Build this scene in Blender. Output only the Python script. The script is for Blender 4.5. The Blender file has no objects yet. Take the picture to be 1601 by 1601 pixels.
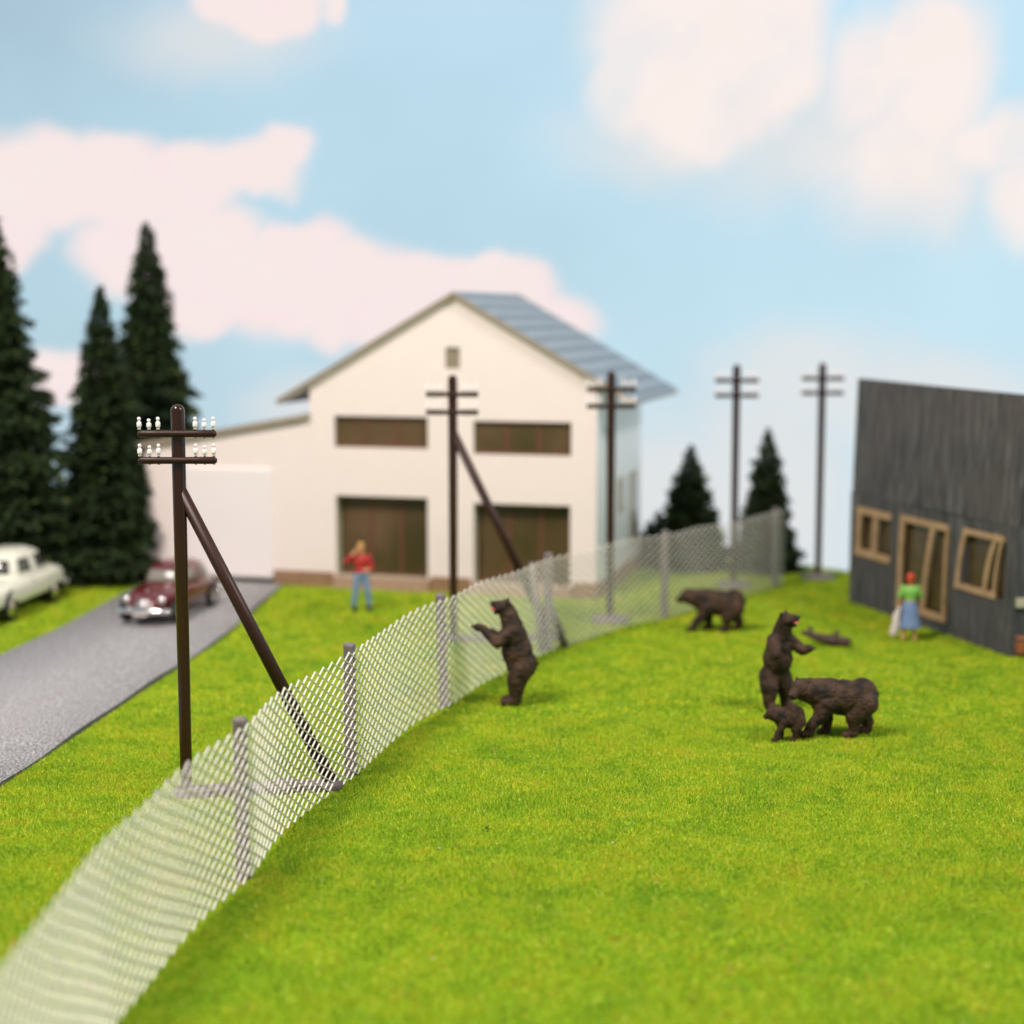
import bpy, bmesh, math, random
import numpy as np
from mathutils import Vector, Matrix
random.seed(7); rng = np.random.default_rng(11)
S = bpy.context.scene
COL = S.collection
PI = math.pi
R = math.radians
CAMH = 7.65

# ------------------------------------------------------------------ tagging
def tag(o, label=None, cat=None, group=None, kind=None):
    if label: o['label'] = label
    if cat: o['category'] = cat
    if group: o['group'] = group
    if kind: o['kind'] = kind
    return o

def empty(name, loc=(0, 0, 0), rz=0, **k):
    o = bpy.data.objects.new(name, None); COL.objects.link(o)
    o.location = loc; o.rotation_euler = (0, 0, rz); o.empty_display_size = .3
    tag(o, k.get('label'), k.get('cat'), k.get('group'), k.get('kind'))
    return o

def copy_tree(o, parent=None):
    c = o.copy(); COL.objects.link(c); c.parent = parent
    for ch in list(o.children): copy_tree(ch, c)
    return c

# ------------------------------------------------------------------ materials
def mat(name, col, rough=.6, metal=0., spec=.5, noise=None, bump=None, coat=0, alpha=None, trans=0):
    """noise=(scale, colour2, amount[, detail]); bump=(scale, strength[, distance])"""
    m = bpy.data.materials.new(name); m.use_nodes = True
    nt = m.node_tree; b = nt.nodes['Principled BSDF']
    b.inputs['Base Color'].default_value = (*col, 1)
    b.inputs['Roughness'].default_value = rough
    b.inputs['Metallic'].default_value = metal
    b.inputs['Specular IOR Level'].default_value = spec
    b.inputs['Coat Weight'].default_value = coat
    b.inputs['Transmission Weight'].default_value = trans
    tc = nt.nodes.new('ShaderNodeTexCoord')
    if noise:
        n = nt.nodes.new('ShaderNodeTexNoise'); n.inputs['Scale'].default_value = noise[0]
        n.inputs['Detail'].default_value = noise[3] if len(noise) > 3 else 4
        nt.links.new(tc.outputs['Object'], n.inputs['Vector'])
        r = nt.nodes.new('ShaderNodeMapRange'); r.inputs[1].default_value = .35; r.inputs[2].default_value = .65
        r.inputs[4].default_value = noise[2]
        nt.links.new(n.outputs[0], r.inputs[0])
        mx = nt.nodes.new('ShaderNodeMix'); mx.data_type = 'RGBA'
        mx.inputs[6].default_value = (*col, 1); mx.inputs[7].default_value = (*noise[1], 1)
        nt.links.new(r.outputs[0], mx.inputs[0]); nt.links.new(mx.outputs[2], b.inputs['Base Color'])
    if bump:
        n = nt.nodes.new('ShaderNodeTexNoise'); n.inputs['Scale'].default_value = bump[0]; n.inputs['Detail'].default_value = 5
        nt.links.new(tc.outputs['Object'], n.inputs['Vector'])
        bp = nt.nodes.new('ShaderNodeBump'); bp.inputs['Strength'].default_value = bump[1]
        bp.inputs['Distance'].default_value = bump[2] if len(bump) > 2 else .02
        nt.links.new(n.outputs[0], bp.inputs['Height']); nt.links.new(bp.outputs[0], b.inputs['Normal'])
    return m

M = {}
M['plastic'] = mat('brown_plastic', (.028, .0085, .0038), .19, spec=.42, noise=(3, (.036, .012, .006), .6), bump=(14, .03, .01))
M['plastic_matte'] = mat('brown_plastic_dull', (.028, .009, .0045), .42, spec=.28, noise=(6, (.036, .013, .008), .8))
M['rail'] = mat('mottled_grey_brown', (.17, .14, .14), .6, noise=(5, (.09, .065, .06), .8), bump=(16, .3, .02))  # grey with darker brown mottling
M['insul'] = mat('white_plastic', (.92, .83, .82), .3, noise=(12, (.78, .74, .7), .5))
M['post'] = mat('grey_mauve_concrete', (.20, .165, .155), .6, noise=(9, (.13, .105, .10), .8), bump=(25, .3, .01))
M['mesh'] = mat('pale_metal', (.74, .69, .61), .42, metal=.3, spec=.5)
M['housewall'] = mat('cream_card', (.80, .685, .64), .7, noise=(1.2, (.77, .66, .615), .5), bump=(30, .05, .004))
M['sidewall'] = mat('glossy_sky_tint_card', (.78, .80, .80), .32, spec=.6, noise=(1.0, (.72, .77, .79), .6))  # bluish sky reflection put into the base colour
M['plinth'] = mat('brown_card', (.30, .17, .09), .8, noise=(4, (.22, .12, .06), .7))
M['step'] = mat('pinkish_card', (.42, .26, .18), .8, noise=(4, (.36, .22, .14), .5))
M['fascia'] = mat('tan_card_edge', (.34, .26, .19), .8, noise=(6, (.26, .2, .14), .6))
M['reveal'] = mat('greyolive_card', (.45, .41, .29), .8)  # on door and window reveals, shade is put into this olive tone
M['panel'] = mat('brown_door', (.135, .078, .042), .28, spec=.4, noise=(.45, (.060, .044, .014), 1.0), bump=(2, .06, .02))  # broad noise paints uneven reflections into the brown
M['mullion'] = mat('red_brown_wood', (.14, .05, .028), .5)
M['garage'] = mat('white_door_film', (.80, .72, .71), .3, spec=.5, bump=(1.2, .06, .05))
M['shedframe'] = mat('raw_card_frame', (.44, .28, .15), .75, noise=(3, (.27, .16, .08), .7))
M['shedglass'] = mat('dark_amber_pane', (.055, .036, .014), .2, spec=.5, noise=(1.5, (.10, .072, .035), .8))
M['bear'] = mat('bear_brown', (.014, .0085, .0055), .55, spec=.25, noise=(5, (.095, .047, .025), .75, 8), bump=(24, .9, .045))
M['tongue'] = mat('pink_tongue', (.75, .10, .14), .4)
M['nose'] = mat('black_nose', (.012, .01, .01), .35)
M['log'] = mat('log_bark', (.07, .032, .024), .7, noise=(8, (.035, .017, .013), .8), bump=(20, 1, .03))
M['skin'] = mat('skin_paint', (.68, .33, .17), .5)
M['red_shirt'] = mat('red_shirt', (.42, .02, .015), .6, noise=(9, (.3, .012, .01), .6))
M['jeans'] = mat('blue_jeans', (.17, .27, .40), .7, noise=(9, (.12, .2, .3), .6))
M['boots'] = mat('dark_boots', (.02, .035, .015), .5)
M['blond'] = mat('blond_hair', (.62, .33, .10), .6, noise=(14, (.5, .24, .06), .7))
M['redhair'] = mat('red_scarf', (.48, .05, .012), .5)
M['green_top'] = mat('green_top', (.20, .46, .08), .6)
M['skirt'] = mat('blue_skirt', (.15, .22, .38), .6, noise=(9, (.11, .17, .3), .6))
M['cloth'] = mat('white_cloth', (.62, .52, .47), .7)
M['white_paint'] = mat('cream_paint', (.78, .75, .62), .25, coat=.5, noise=(2, (.74, .71, .58), .4))
M['red_paint'] = mat('maroon_paint', (.115, .009, .012), .2, coat=.6, noise=(2, (.09, .008, .01), .4))
M['carglass'] = mat('car_glass', (.045, .045, .035), .12, spec=.6)
M['carglass_light'] = mat('pale_car_glass', (.22, .20, .17), .15, spec=.7)
M['chrome'] = mat('chrome', (.85, .80, .80), .16, metal=1)
M['tyre'] = mat('tyre_rubber', (.015, .015, .014), .7)
M['trunk'] = mat('tree_bark', (.05, .03, .018), .85, bump=(8, .8, .05))
M['rust'] = mat('rust_brown', (.28, .09, .025), .7, noise=(5, (.2, .06, .018), .7))
M['speck'] = mat('pale_speck', (.7, .68, .6), .7)
M['darkspeck'] = mat('dark_speck', (.02, .03, .015), .8)

def needles():
    m = mat('needle_green', (.012, .026, .008), .7, spec=.25)
    nt = m.node_tree; b = nt.nodes['Principled BSDF']
    a = nt.nodes.new('ShaderNodeAttribute'); a.attribute_name = 'tone'
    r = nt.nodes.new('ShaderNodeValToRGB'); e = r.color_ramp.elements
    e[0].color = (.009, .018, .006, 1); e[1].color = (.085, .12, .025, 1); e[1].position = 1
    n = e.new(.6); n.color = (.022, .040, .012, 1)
    nt.links.new(a.outputs['Fac'], r.inputs[0]); nt.links.new(r.outputs[0], b.inputs['Base Color'])
    return m
M['needles'] = needles()

def grass_blades_mat():
    m = mat('static_grass', (.2, .3, .02), .55, spec=.25)
    nt = m.node_tree; b = nt.nodes['Principled BSDF']; L = nt.links
    a = nt.nodes.new('ShaderNodeAttribute'); a.attribute_name = 'tone'
    r = nt.nodes.new('ShaderNodeValToRGB'); el = r.color_ramp.elements
    el[0].color = (.10, .24, .008, 1); el[1].color = (.74, .72, .16, 1)
    for p, c in ((.3, (.26, .43, .011, 1)), (.6, (.45, .57, .015, 1)), (.86, (.66, .62, .026, 1)), (.955, (.42, .22, .025, 1)), (.975, (.72, .68, .14, 1))):
        n = el.new(p); n.color = c
    L.new(a.outputs['Fac'], r.inputs[0])
    tc = nt.nodes.new('ShaderNodeTexCoord')
    n1 = nt.nodes.new('ShaderNodeTexNoise'); n1.inputs['Scale'].default_value = .55; n1.inputs['Detail'].default_value = 5
    L.new(tc.outputs['Object'], n1.inputs['Vector'])
    hs = nt.nodes.new('ShaderNodeHueSaturation')
    mr = nt.nodes.new('ShaderNodeMapRange'); mr.inputs[1].default_value = .35; mr.inputs[2].default_value = .65; mr.inputs[3].default_value = .495; mr.inputs[4].default_value = .507
    L.new(n1.outputs[0], mr.inputs[0]); L.new(mr.outputs[0], hs.inputs['Hue'])
    mv = nt.nodes.new('ShaderNodeMapRange'); mv.inputs[1].default_value = .35; mv.inputs[2].default_value = .65; mv.inputs[3].default_value = 1.0; mv.inputs[4].default_value = .90
    L.new(n1.outputs[0], mv.inputs[0]); L.new(mv.outputs[0], hs.inputs['Value'])
    L.new(r.outputs[0], hs.inputs['Color']); L.new(hs.outputs[0], b.inputs['Base Color'])
    return m
M['grass'] = grass_blades_mat()
M['turf'] = mat('turf_backing', (.15, .27, .007), .9, spec=.1, noise=(.7, (.22, .31, .009), .5, 6), bump=(30, .6, .03))

def road_mat():
    m = mat('abrasive_paper_grey', (.285, .265, .265), .62, spec=.5)
    nt = m.node_tree; b = nt.nodes['Principled BSDF']; L = nt.links
    tc = nt.nodes.new('ShaderNodeTexCoord')
    n = nt.nodes.new('ShaderNodeTexNoise'); n.inputs['Scale'].default_value = 22; n.inputs['Detail'].default_value = 3
    L.new(tc.outputs['Object'], n.inputs['Vector'])
    r = nt.nodes.new('ShaderNodeValToRGB'); e = r.color_ramp.elements
    e[0].position = .32; e[0].color = (.15, .14, .145, 1); e[1].position = .72; e[1].color = (.62, .60, .61, 1)
    k = e.new(.5); k.color = (.29, .27, .27, 1)
    L.new(n.outputs[0], r.inputs[0]); L.new(r.outputs[0], b.inputs['Base Color'])
    v = nt.nodes.new('ShaderNodeTexVoronoi'); v.inputs['Scale'].default_value = 18
    L.new(tc.outputs['Object'], v.inputs['Vector'])
    bp = nt.nodes.new('ShaderNodeBump'); bp.inputs['Strength'].default_value = .6; bp.inputs['Distance'].default_value = .03
    L.new(v.outputs['Distance'], bp.inputs['Height']); L.new(bp.outputs[0], b.inputs['Normal'])
    return m
M['road'] = road_mat()
M['road_edge'] = mat('paper_edge_shadow', (.10, .10, .09), .8)  # shadow along the road edge put into a dark side colour

def boards_mat(name, cols, along='X', scale=1.0, streak=(2.6, 2.6, .25)):
    """weathered vertical boarding printed on card"""
    m = mat(name, cols[0], .75, spec=.3)
    nt = m.node_tree; b = nt.nodes['Principled BSDF']; L = nt.links
    tc = nt.nodes.new('ShaderNodeTexCoord'); mp = nt.nodes.new('ShaderNodeMapping')
    mp.inputs['Scale'].default_value = streak
    L.new(tc.outputs['Object'], mp.inputs[0])
    n = nt.nodes.new('ShaderNodeTexNoise'); n.inputs['Scale'].default_value = 3.2; n.inputs['Detail'].default_value = 7; n.inputs['Roughness'].default_value = .7
    L.new(mp.outputs[0], n.inputs['Vector'])
    n2 = nt.nodes.new('ShaderNodeTexNoise'); n2.inputs['Scale'].default_value = .5; n2.inputs['Detail'].default_value = 4
    L.new(tc.outputs['Object'], n2.inputs['Vector'])
    r = nt.nodes.new('ShaderNodeValToRGB'); e = r.color_ramp.elements
    e[0].position = .34; e[0].color = (*cols[1], 1); e[1].position = .68; e[1].color = (*cols[2], 1)
    k = e.new(.5); k.color = (*cols[0], 1)
    L.new(n.outputs[0], r.inputs[0])
    mx = nt.nodes.new('ShaderNodeMix'); mx.data_type = 'RGBA'
    r2 = nt.nodes.new('ShaderNodeMapRange'); r2.inputs[1].default_value = .4; r2.inputs[2].default_value = .65; r2.inputs[4].default_value = .7
    L.new(n2.outputs[0], r2.inputs[0]); L.new(r2.outputs[0], mx.inputs[0])
    L.new(r.outputs[0], mx.inputs[6]); mx.inputs[7].default_value = (*cols[3], 1)
    L.new(mx.outputs[2], b.inputs['Base Color'])
    bp = nt.nodes.new('ShaderNodeBump'); bp.inputs['Strength'].default_value = .35; bp.inputs['Distance'].default_value = .03
    L.new(n.outputs[0], bp.inputs['Height']); L.new(bp.outputs[0], b.inputs['Normal'])
    return m
M['shed_up'] = boards_mat('weathered_boards', ((.068, .065, .065), (.022, .022, .024), (.20, .185, .18), (.088, .072, .070)), streak=(3.2, 3.2, .25))
M['shed_low'] = boards_mat('tarred_boards', ((.060, .058, .059), (.022, .022, .024), (.17, .16, .157), (.072, .066, .065)), streak=(3.2, 3.2, .3))
def roof_mat():
    m = mat('blue_grey_sheet_roof', (.27, .35, .44), .5, spec=.4)
    nt = m.node_tree; b = nt.nodes['Principled BSDF']; L = nt.links
    tc = nt.nodes.new('ShaderNodeTexCoord')
    w = nt.nodes.new('ShaderNodeTexWave'); w.bands_direction = 'X'; w.inputs['Scale'].default_value = .62; w.inputs['Distortion'].default_value = .7; w.inputs['Detail'].default_value = 1
    L.new(tc.outputs['Object'], w.inputs['Vector'])
    n = nt.nodes.new('ShaderNodeTexNoise'); n.inputs['Scale'].default_value = 2
    L.new(tc.outputs['Object'], n.inputs['Vector'])
    r = nt.nodes.new('ShaderNodeValToRGB'); e = r.color_ramp.elements
    e[0].position = .05; e[0].color = (.155, .19, .225, 1); e[1].position = .85; e[1].color = (.27, .305, .335, 1)
    L.new(w.outputs['Fac'], r.inputs[0]); L.new(r.outputs[0], b.inputs['Base Color'])
    bp = nt.nodes.new('ShaderNodeBump'); bp.inputs['Strength'].default_value = .25; bp.inputs['Distance'].default_value = .05
    L.new(w.outputs['Fac'], bp.inputs['Height']); L.new(bp.outputs[0], b.inputs['Normal'])
    return m
M['roof'] = roof_mat()

# ------------------------------------------------------------------ mesh builder
def rot_to(d):
    return Vector((0, 0, 1)).rotation_difference(Vector(d).normalized()).to_matrix()

class MB:
    def __init__(s): s.v = []; s.f = []; s.sm = []; s.mi = []; s.cur = 0
    def add(s, vs, fs, smooth=False):
        o = len(s.v); s.v += [tuple(v) for v in vs]
        for f in fs: s.f.append([i + o for i in f]); s.sm.append(smooth); s.mi.append(s.cur)
        return s
    def box(s, a, b, ch=0):
        x0, y0, z0 = a; x1, y1, z1 = b
        vs = [(x0, y0, z0), (x1, y0, z0), (x1, y1, z0), (x0, y1, z0), (x0, y0, z1), (x1, y0, z1), (x1, y1, z1), (x0, y1, z1)]
        return s.add(vs, [(0, 3, 2, 1), (4, 5, 6, 7), (0, 1, 5, 4), (1, 2, 6, 5), (2, 3, 7, 6), (3, 0, 4, 7)])
    def tube(s, pts, rad, n=12, cap=True):
        """tube through points; rad number or list"""
        pts = [Vector(p) for p in pts]; k = len(pts)
        rr = rad if isinstance(rad, (list, tuple)) else [rad] * k
        vs = []; fs = []
        for i, p in enumerate(pts):
            d = (pts[min(i + 1, k - 1)] - pts[max(i - 1, 0)])
            m = rot_to(d)
            for j in range(n):
                a = 2 * PI * j / n
                vs.append(p + m @ Vector((math.cos(a) * rr[i], math.sin(a) * rr[i], 0)))
        for i in range(k - 1):
            for j in range(n):
                j2 = (j + 1) % n
                fs.append((i * n + j, i * n + j2, (i + 1) * n + j2, (i + 1) * n + j))
        s.add(vs, fs, True)
        if cap: s.add(vs, [tuple(range(n - 1, -1, -1)), tuple(range((k - 1) * n, k * n))])
        return s
    def lathe(s, prof, c=(0, 0, 0), n=16, axis=None):
        m = rot_to(axis) if axis else Matrix.Identity(3)
        vs = []; fs = []; k = len(prof)
        for r, z in prof:
            for j in range(n):
                a = 2 * PI * j / n
                vs.append(Vector(c) + m @ Vector((r * math.cos(a), r * math.sin(a), z)))
        for i in range(k - 1):
            for j in range(n):
                j2 = (j + 1) % n
                fs.append((i * n + j, i * n + j2, (i + 1) * n + j2, (i + 1) * n + j))
        return s.add(vs, fs, True)
    def ball(s, c, r, n=14, m=10, rot=None):
        r = r if isinstance(r, (tuple, list)) else (r, r, r)
        vs = []; fs = []
        for i in range(m + 1):
            ph = PI * i / m
            for j in range(n):
                a = 2 * PI * j / n
                q = Vector((r[0] * math.sin(ph) * math.cos(a), r[1] * math.sin(ph) * math.sin(a), r[2] * math.cos(ph)))
                if rot: q = rot @ q
                vs.append(Vector(c) + q)
        for i in range(m):
            for j in range(n):
                j2 = (j + 1) % n
                fs.append((i * n + j, (i + 1) * n + j, (i + 1) * n + j2, i * n + j2))
        return s.add(vs, fs, True)
    def prism(s, poly, y0, y1, ax='y'):
        """polygon of (x,z) extruded in y"""
        n = len(poly)
        vs = [(x, y0, z) for x, z in poly] + [(x, y1, z) for x, z in poly]
        fs = [tuple(range(n)), tuple(range(2 * n - 1, n - 1, -1))] + [(i, i + n, (i + 1) % n + n, (i + 1) % n) for i in range(n)]
        return s.add(vs, fs)
    def build(s, name, m, parent=None, bevel=0, **k):
        me = bpy.data.meshes.new(name); me.from_pydata(s.v, [], s.f)
        ms = m if isinstance(m, (list, tuple)) else [m]
        for x in ms: me.materials.append(x)
        me.polygons.foreach_set('use_smooth', s.sm)
        if len(ms) > 1: me.polygons.foreach_set('material_index', s.mi)
        bm = bmesh.new(); bm.from_mesh(me); bmesh.ops.remove_doubles(bm, verts=bm.verts, dist=1e-5)
        bmesh.ops.recalc_face_normals(bm, faces=bm.faces); bm.to_mesh(me); bm.free()
        o = bpy.data.objects.new(name, me); COL.objects.link(o); o.parent = parent
        if bevel:
            b = o.modifiers.new('b', 'BEVEL'); b.width = bevel; b.segments = 2; b.limit_method = 'ANGLE'
        tag(o, k.get('label'), k.get('cat'), k.get('group'), k.get('kind'))
        return o

def capsule(mb, p0, r0, p1, r1):
    p0 = Vector(p0); p1 = Vector(p1); L = (p1 - p0).length
    n = max(2, int(L / (min(r0, r1) * .35)) + 1)
    for i in range(n + 1):
        t = i / n
        mb.ball(p0.lerp(p1, t), r0 + (r1 - r0) * t, 12, 8)

def blob(name, prims, m, parent, voxel=.02, smooth=6, lump=0, label=None):
    """one continuous body grown from overlapping volumes (voxel remesh), baked to a plain mesh"""
    mb = MB()
    for p in prims:
        if p[0] == 'c':
            pts = p[1]
            for (a, ra), (b, rb) in zip(pts[:-1], pts[1:]): capsule(mb, a, ra, b, rb)
        else: mb.ball(p[1], p[2], 16, 12, Matrix.Rotation(p[3], 3, p[4]) if len(p) > 3 else None)
    me = bpy.data.meshes.new(name + '_src'); me.from_pydata(mb.v, [], mb.f)
    o = bpy.data.objects.new(name, me); COL.objects.link(o)
    r = o.modifiers.new('r', 'REMESH'); r.mode = 'VOXEL'; r.voxel_size = voxel
    s = o.modifiers.new('s', 'SMOOTH'); s.factor = .6; s.iterations = smooth
    if lump:
        t = bpy.data.textures.new('lump', 'CLOUDS'); t.noise_scale = .09; t.noise_depth = 2
        d = o.modifiers.new('d', 'DISPLACE'); d.texture = t; d.strength = lump; d.mid_level = .5
    dg = bpy.context.evaluated_depsgraph_get(); dg.update()
    nm = bpy.data.meshes.new_from_object(o.evaluated_get(dg))
    o.modifiers.clear(); o.data = nm; nm.name = name
    nm.materials.clear(); nm.materials.append(m)
    nm.polygons.foreach_set('use_smooth', [True] * len(nm.polygons)); nm.update()
    bpy.data.meshes.remove(me)
    o.parent = parent
    if label: o['label'] = label
    return o

# ------------------------------------------------------------------ noise helper (numpy fbm)
def vnoise(x, y, seed):
    g = np.random.default_rng(seed).random((256, 256))
    xi = np.floor(x).astype(int); yi = np.floor(y).astype(int); fx = x - xi; fy = y - yi
    fx = fx * fx * (3 - 2 * fx); fy = fy * fy * (3 - 2 * fy)
    a = g[xi % 256, yi % 256]; b = g[(xi + 1) % 256, yi % 256]; c = g[xi % 256, (yi + 1) % 256]; d = g[(xi + 1) % 256, (yi + 1) % 256]
    return (a * (1 - fx) + b * fx) * (1 - fy) + (c * (1 - fx) + d * fx) * fy
def fbm(x, y, seed, o=4):
    r = 0; a = .5
    for i in range(o): r = r + a * vnoise(x * 2 ** i, y * 2 ** i, seed + i); a *= .5
    return r / (1 - .5 ** o)

# ------------------------------------------------------------------ ground, grass, road, printed sky
BACK = [(-34, 40), (-20, 50.8), (-14, 53.3), (5, 53.4), (8.9, 50.3), (12, 46.6), (19, 36), (24, 24)]
g = MB()
poly = [(x, y) for x, y in BACK] + [(24, 4), (-34, 4)]
n = len(poly)
g.add([(x, y, 0) for x, y in poly] + [(x, y, -.6) for x, y in poly], [tuple(range(n)), tuple(range(2 * n - 1, n - 1, -1))] + [(i, (i + 1) % n, (i + 1) % n + n, i + n) for i in range(n)])
g.build('ground', M['turf'], kind='structure')

ROAD_R = [(-8.6, 20), (-8.45, 24), (-8.33, 26.35), (-8.12, 27.99), (-7.83, 30.61), (-7.60, 32.6), (-7.23, 35.44), (-6.86, 38.64), (-6.64, 42.47), (-6.48, 46.34)]
ROAD_L = [(-14.2, 20), (-13.3, 26), (-12.6, 30), (-12.1, 33), (-11.42, 36.45), (-10.95, 39.84), (-10.62, 44.42), (-10.3, 47.35)]
def inside_road(x, y):
    rx = np.interp(y, [p[1] for p in ROAD_R], [p[0] for p in ROAD_R]); lx = np.interp(y, [p[1] for p in ROAD_L], [p[0] for p in ROAD_L])
    return (x > lx - .02) & (x < rx + .03) & (y < 47.2)
rb = MB()
def smoothline(P, n):
    ys = np.linspace(P[0][1], P[-1][1], n); xs = np.interp(ys, [p[1] for p in P], [p[0] for p in P])
    k = np.array([1, 2, 3, 2, 1]) / 9; xs2 = np.convolve(np.pad(xs, 2, 'edge'), k, 'valid'); xs2[0] = xs[0]; xs2[-1] = xs[-1]
    return list(zip(xs2, ys))
A = smoothline(ROAD_R, 70); B = smoothline(ROAD_L, 70); T = .085
for i in range(69):
    (a0, b0), (a1, b1) = A[i], A[i + 1]; (c0, d0), (c1, d1) = B[i], B[i + 1]
    w0 = T + .02 * math.sin(i * .55) + .02 * math.sin(i * .23); w1 = T + .02 * math.sin((i + 1) * .55) + .02 * math.sin((i + 1) * .23)
    rb.cur = 0; rb.add([(a0, b0, w0), (a1, b1, w1), (c1, d1, T), (c0, d0, T)], [(0, 1, 2, 3)], True)
    rb.cur = 1; rb.add([(a0, b0, w0), (a1, b1, w1), (a1, b1, 0), (a0, b0, 0)], [(0, 1, 2, 3)]); rb.add([(c0, d0, T), (c1, d1, T), (c1, d1, 0), (c0, d0, 0)], [(0, 1, 2, 3)])
rb.build('road', [M['road'], M['road_edge']], kind='structure')

# static grass fibres
def make_grass():
    zones = [(12.5, 20, 900, .017, .075), (20, 31, 2300, .0115, .062), (31, 39, 900, .02, .07), (39, 53.4, 600, .03, .08)]
    V = []; T_ = []; tot = 0
    for y0, y1, dens, w, h in zones:
        hw = .335 * y1 + 1.2
        N = int(dens * (y1 - y0) * 2 * hw)
        y = rng.uniform(y0, y1, N); x = rng.uniform(-hw, hw, N)
        k = (np.abs(x) < .33 * y + 1.5) & ~inside_road(x, y)
        # stay on the board
        k &= y < np.interp(x, [p[0] for p in BACK], [p[1] for p in BACK]) - .05
        x = x[k]; y = y[k]; N = len(x)
        # fuzzy density: clumps of longer fibre
        cl = fbm(x * .9 + 50, y * .9 + 50, 5, 4)
        L = h * rng.uniform(.55, 1.25, N) * (.75 + .6 * cl)
        tilt = rng.uniform(.15, 1.15, N); az = rng.uniform(0, 2 * PI, N)
        dx = np.sin(tilt) * np.cos(az) * L; dy = np.sin(tilt) * np.sin(az) * L; dz = np.cos(tilt) * L
        wa = rng.uniform(0, 2 * PI, N); wx = np.cos(wa) * w / 2; wy = np.sin(wa) * w / 2
        v = np.zeros((N, 3, 3), np.float32)
        v[:, 0] = np.stack([x - wx, y - wy, np.full(N, -.002)], 1); v[:, 1] = np.stack([x + wx, y + wy, np.full(N, -.002)], 1)
        v[:, 2] = np.stack([x + dx, y + dy, dz], 1)
        V.append(v.reshape(-1, 3))
        t = np.clip(rng.random(N) * .75 + (fbm(x * 2.3, y * 2.3, 21, 5) - .5) * .8 + .10, 0, .94)
        t = np.where(rng.random(N) < .035, .957, t); t = np.where(rng.random(N) < .02, 1, t)
        T_.append(np.repeat(t, 3)); tot += N
    V = np.concatenate(V); T_ = np.concatenate(T_).astype(np.float32)
    me = bpy.data.meshes.new('grass'); me.vertices.add(len(V)); me.vertices.foreach_set('co', V.ravel())
    me.loops.add(len(V)); me.loops.foreach_set('vertex_index', np.arange(len(V), dtype=np.int32))
    me.polygons.add(tot); me.polygons.foreach_set('loop_start', np.arange(0, len(V), 3, dtype=np.int32))
    me.update(calc_edges=True)
    at = me.attributes.new('tone', 'FLOAT', 'POINT'); at.data.foreach_set('value', T_)
    me.materials.append(M['grass'])
    o = bpy.data.objects.new('grass', me); COL.objects.link(o)
    tag(o, 'short bright green grass fibres covering the whole lawn', 'grass', kind='stuff')
make_grass()

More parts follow.
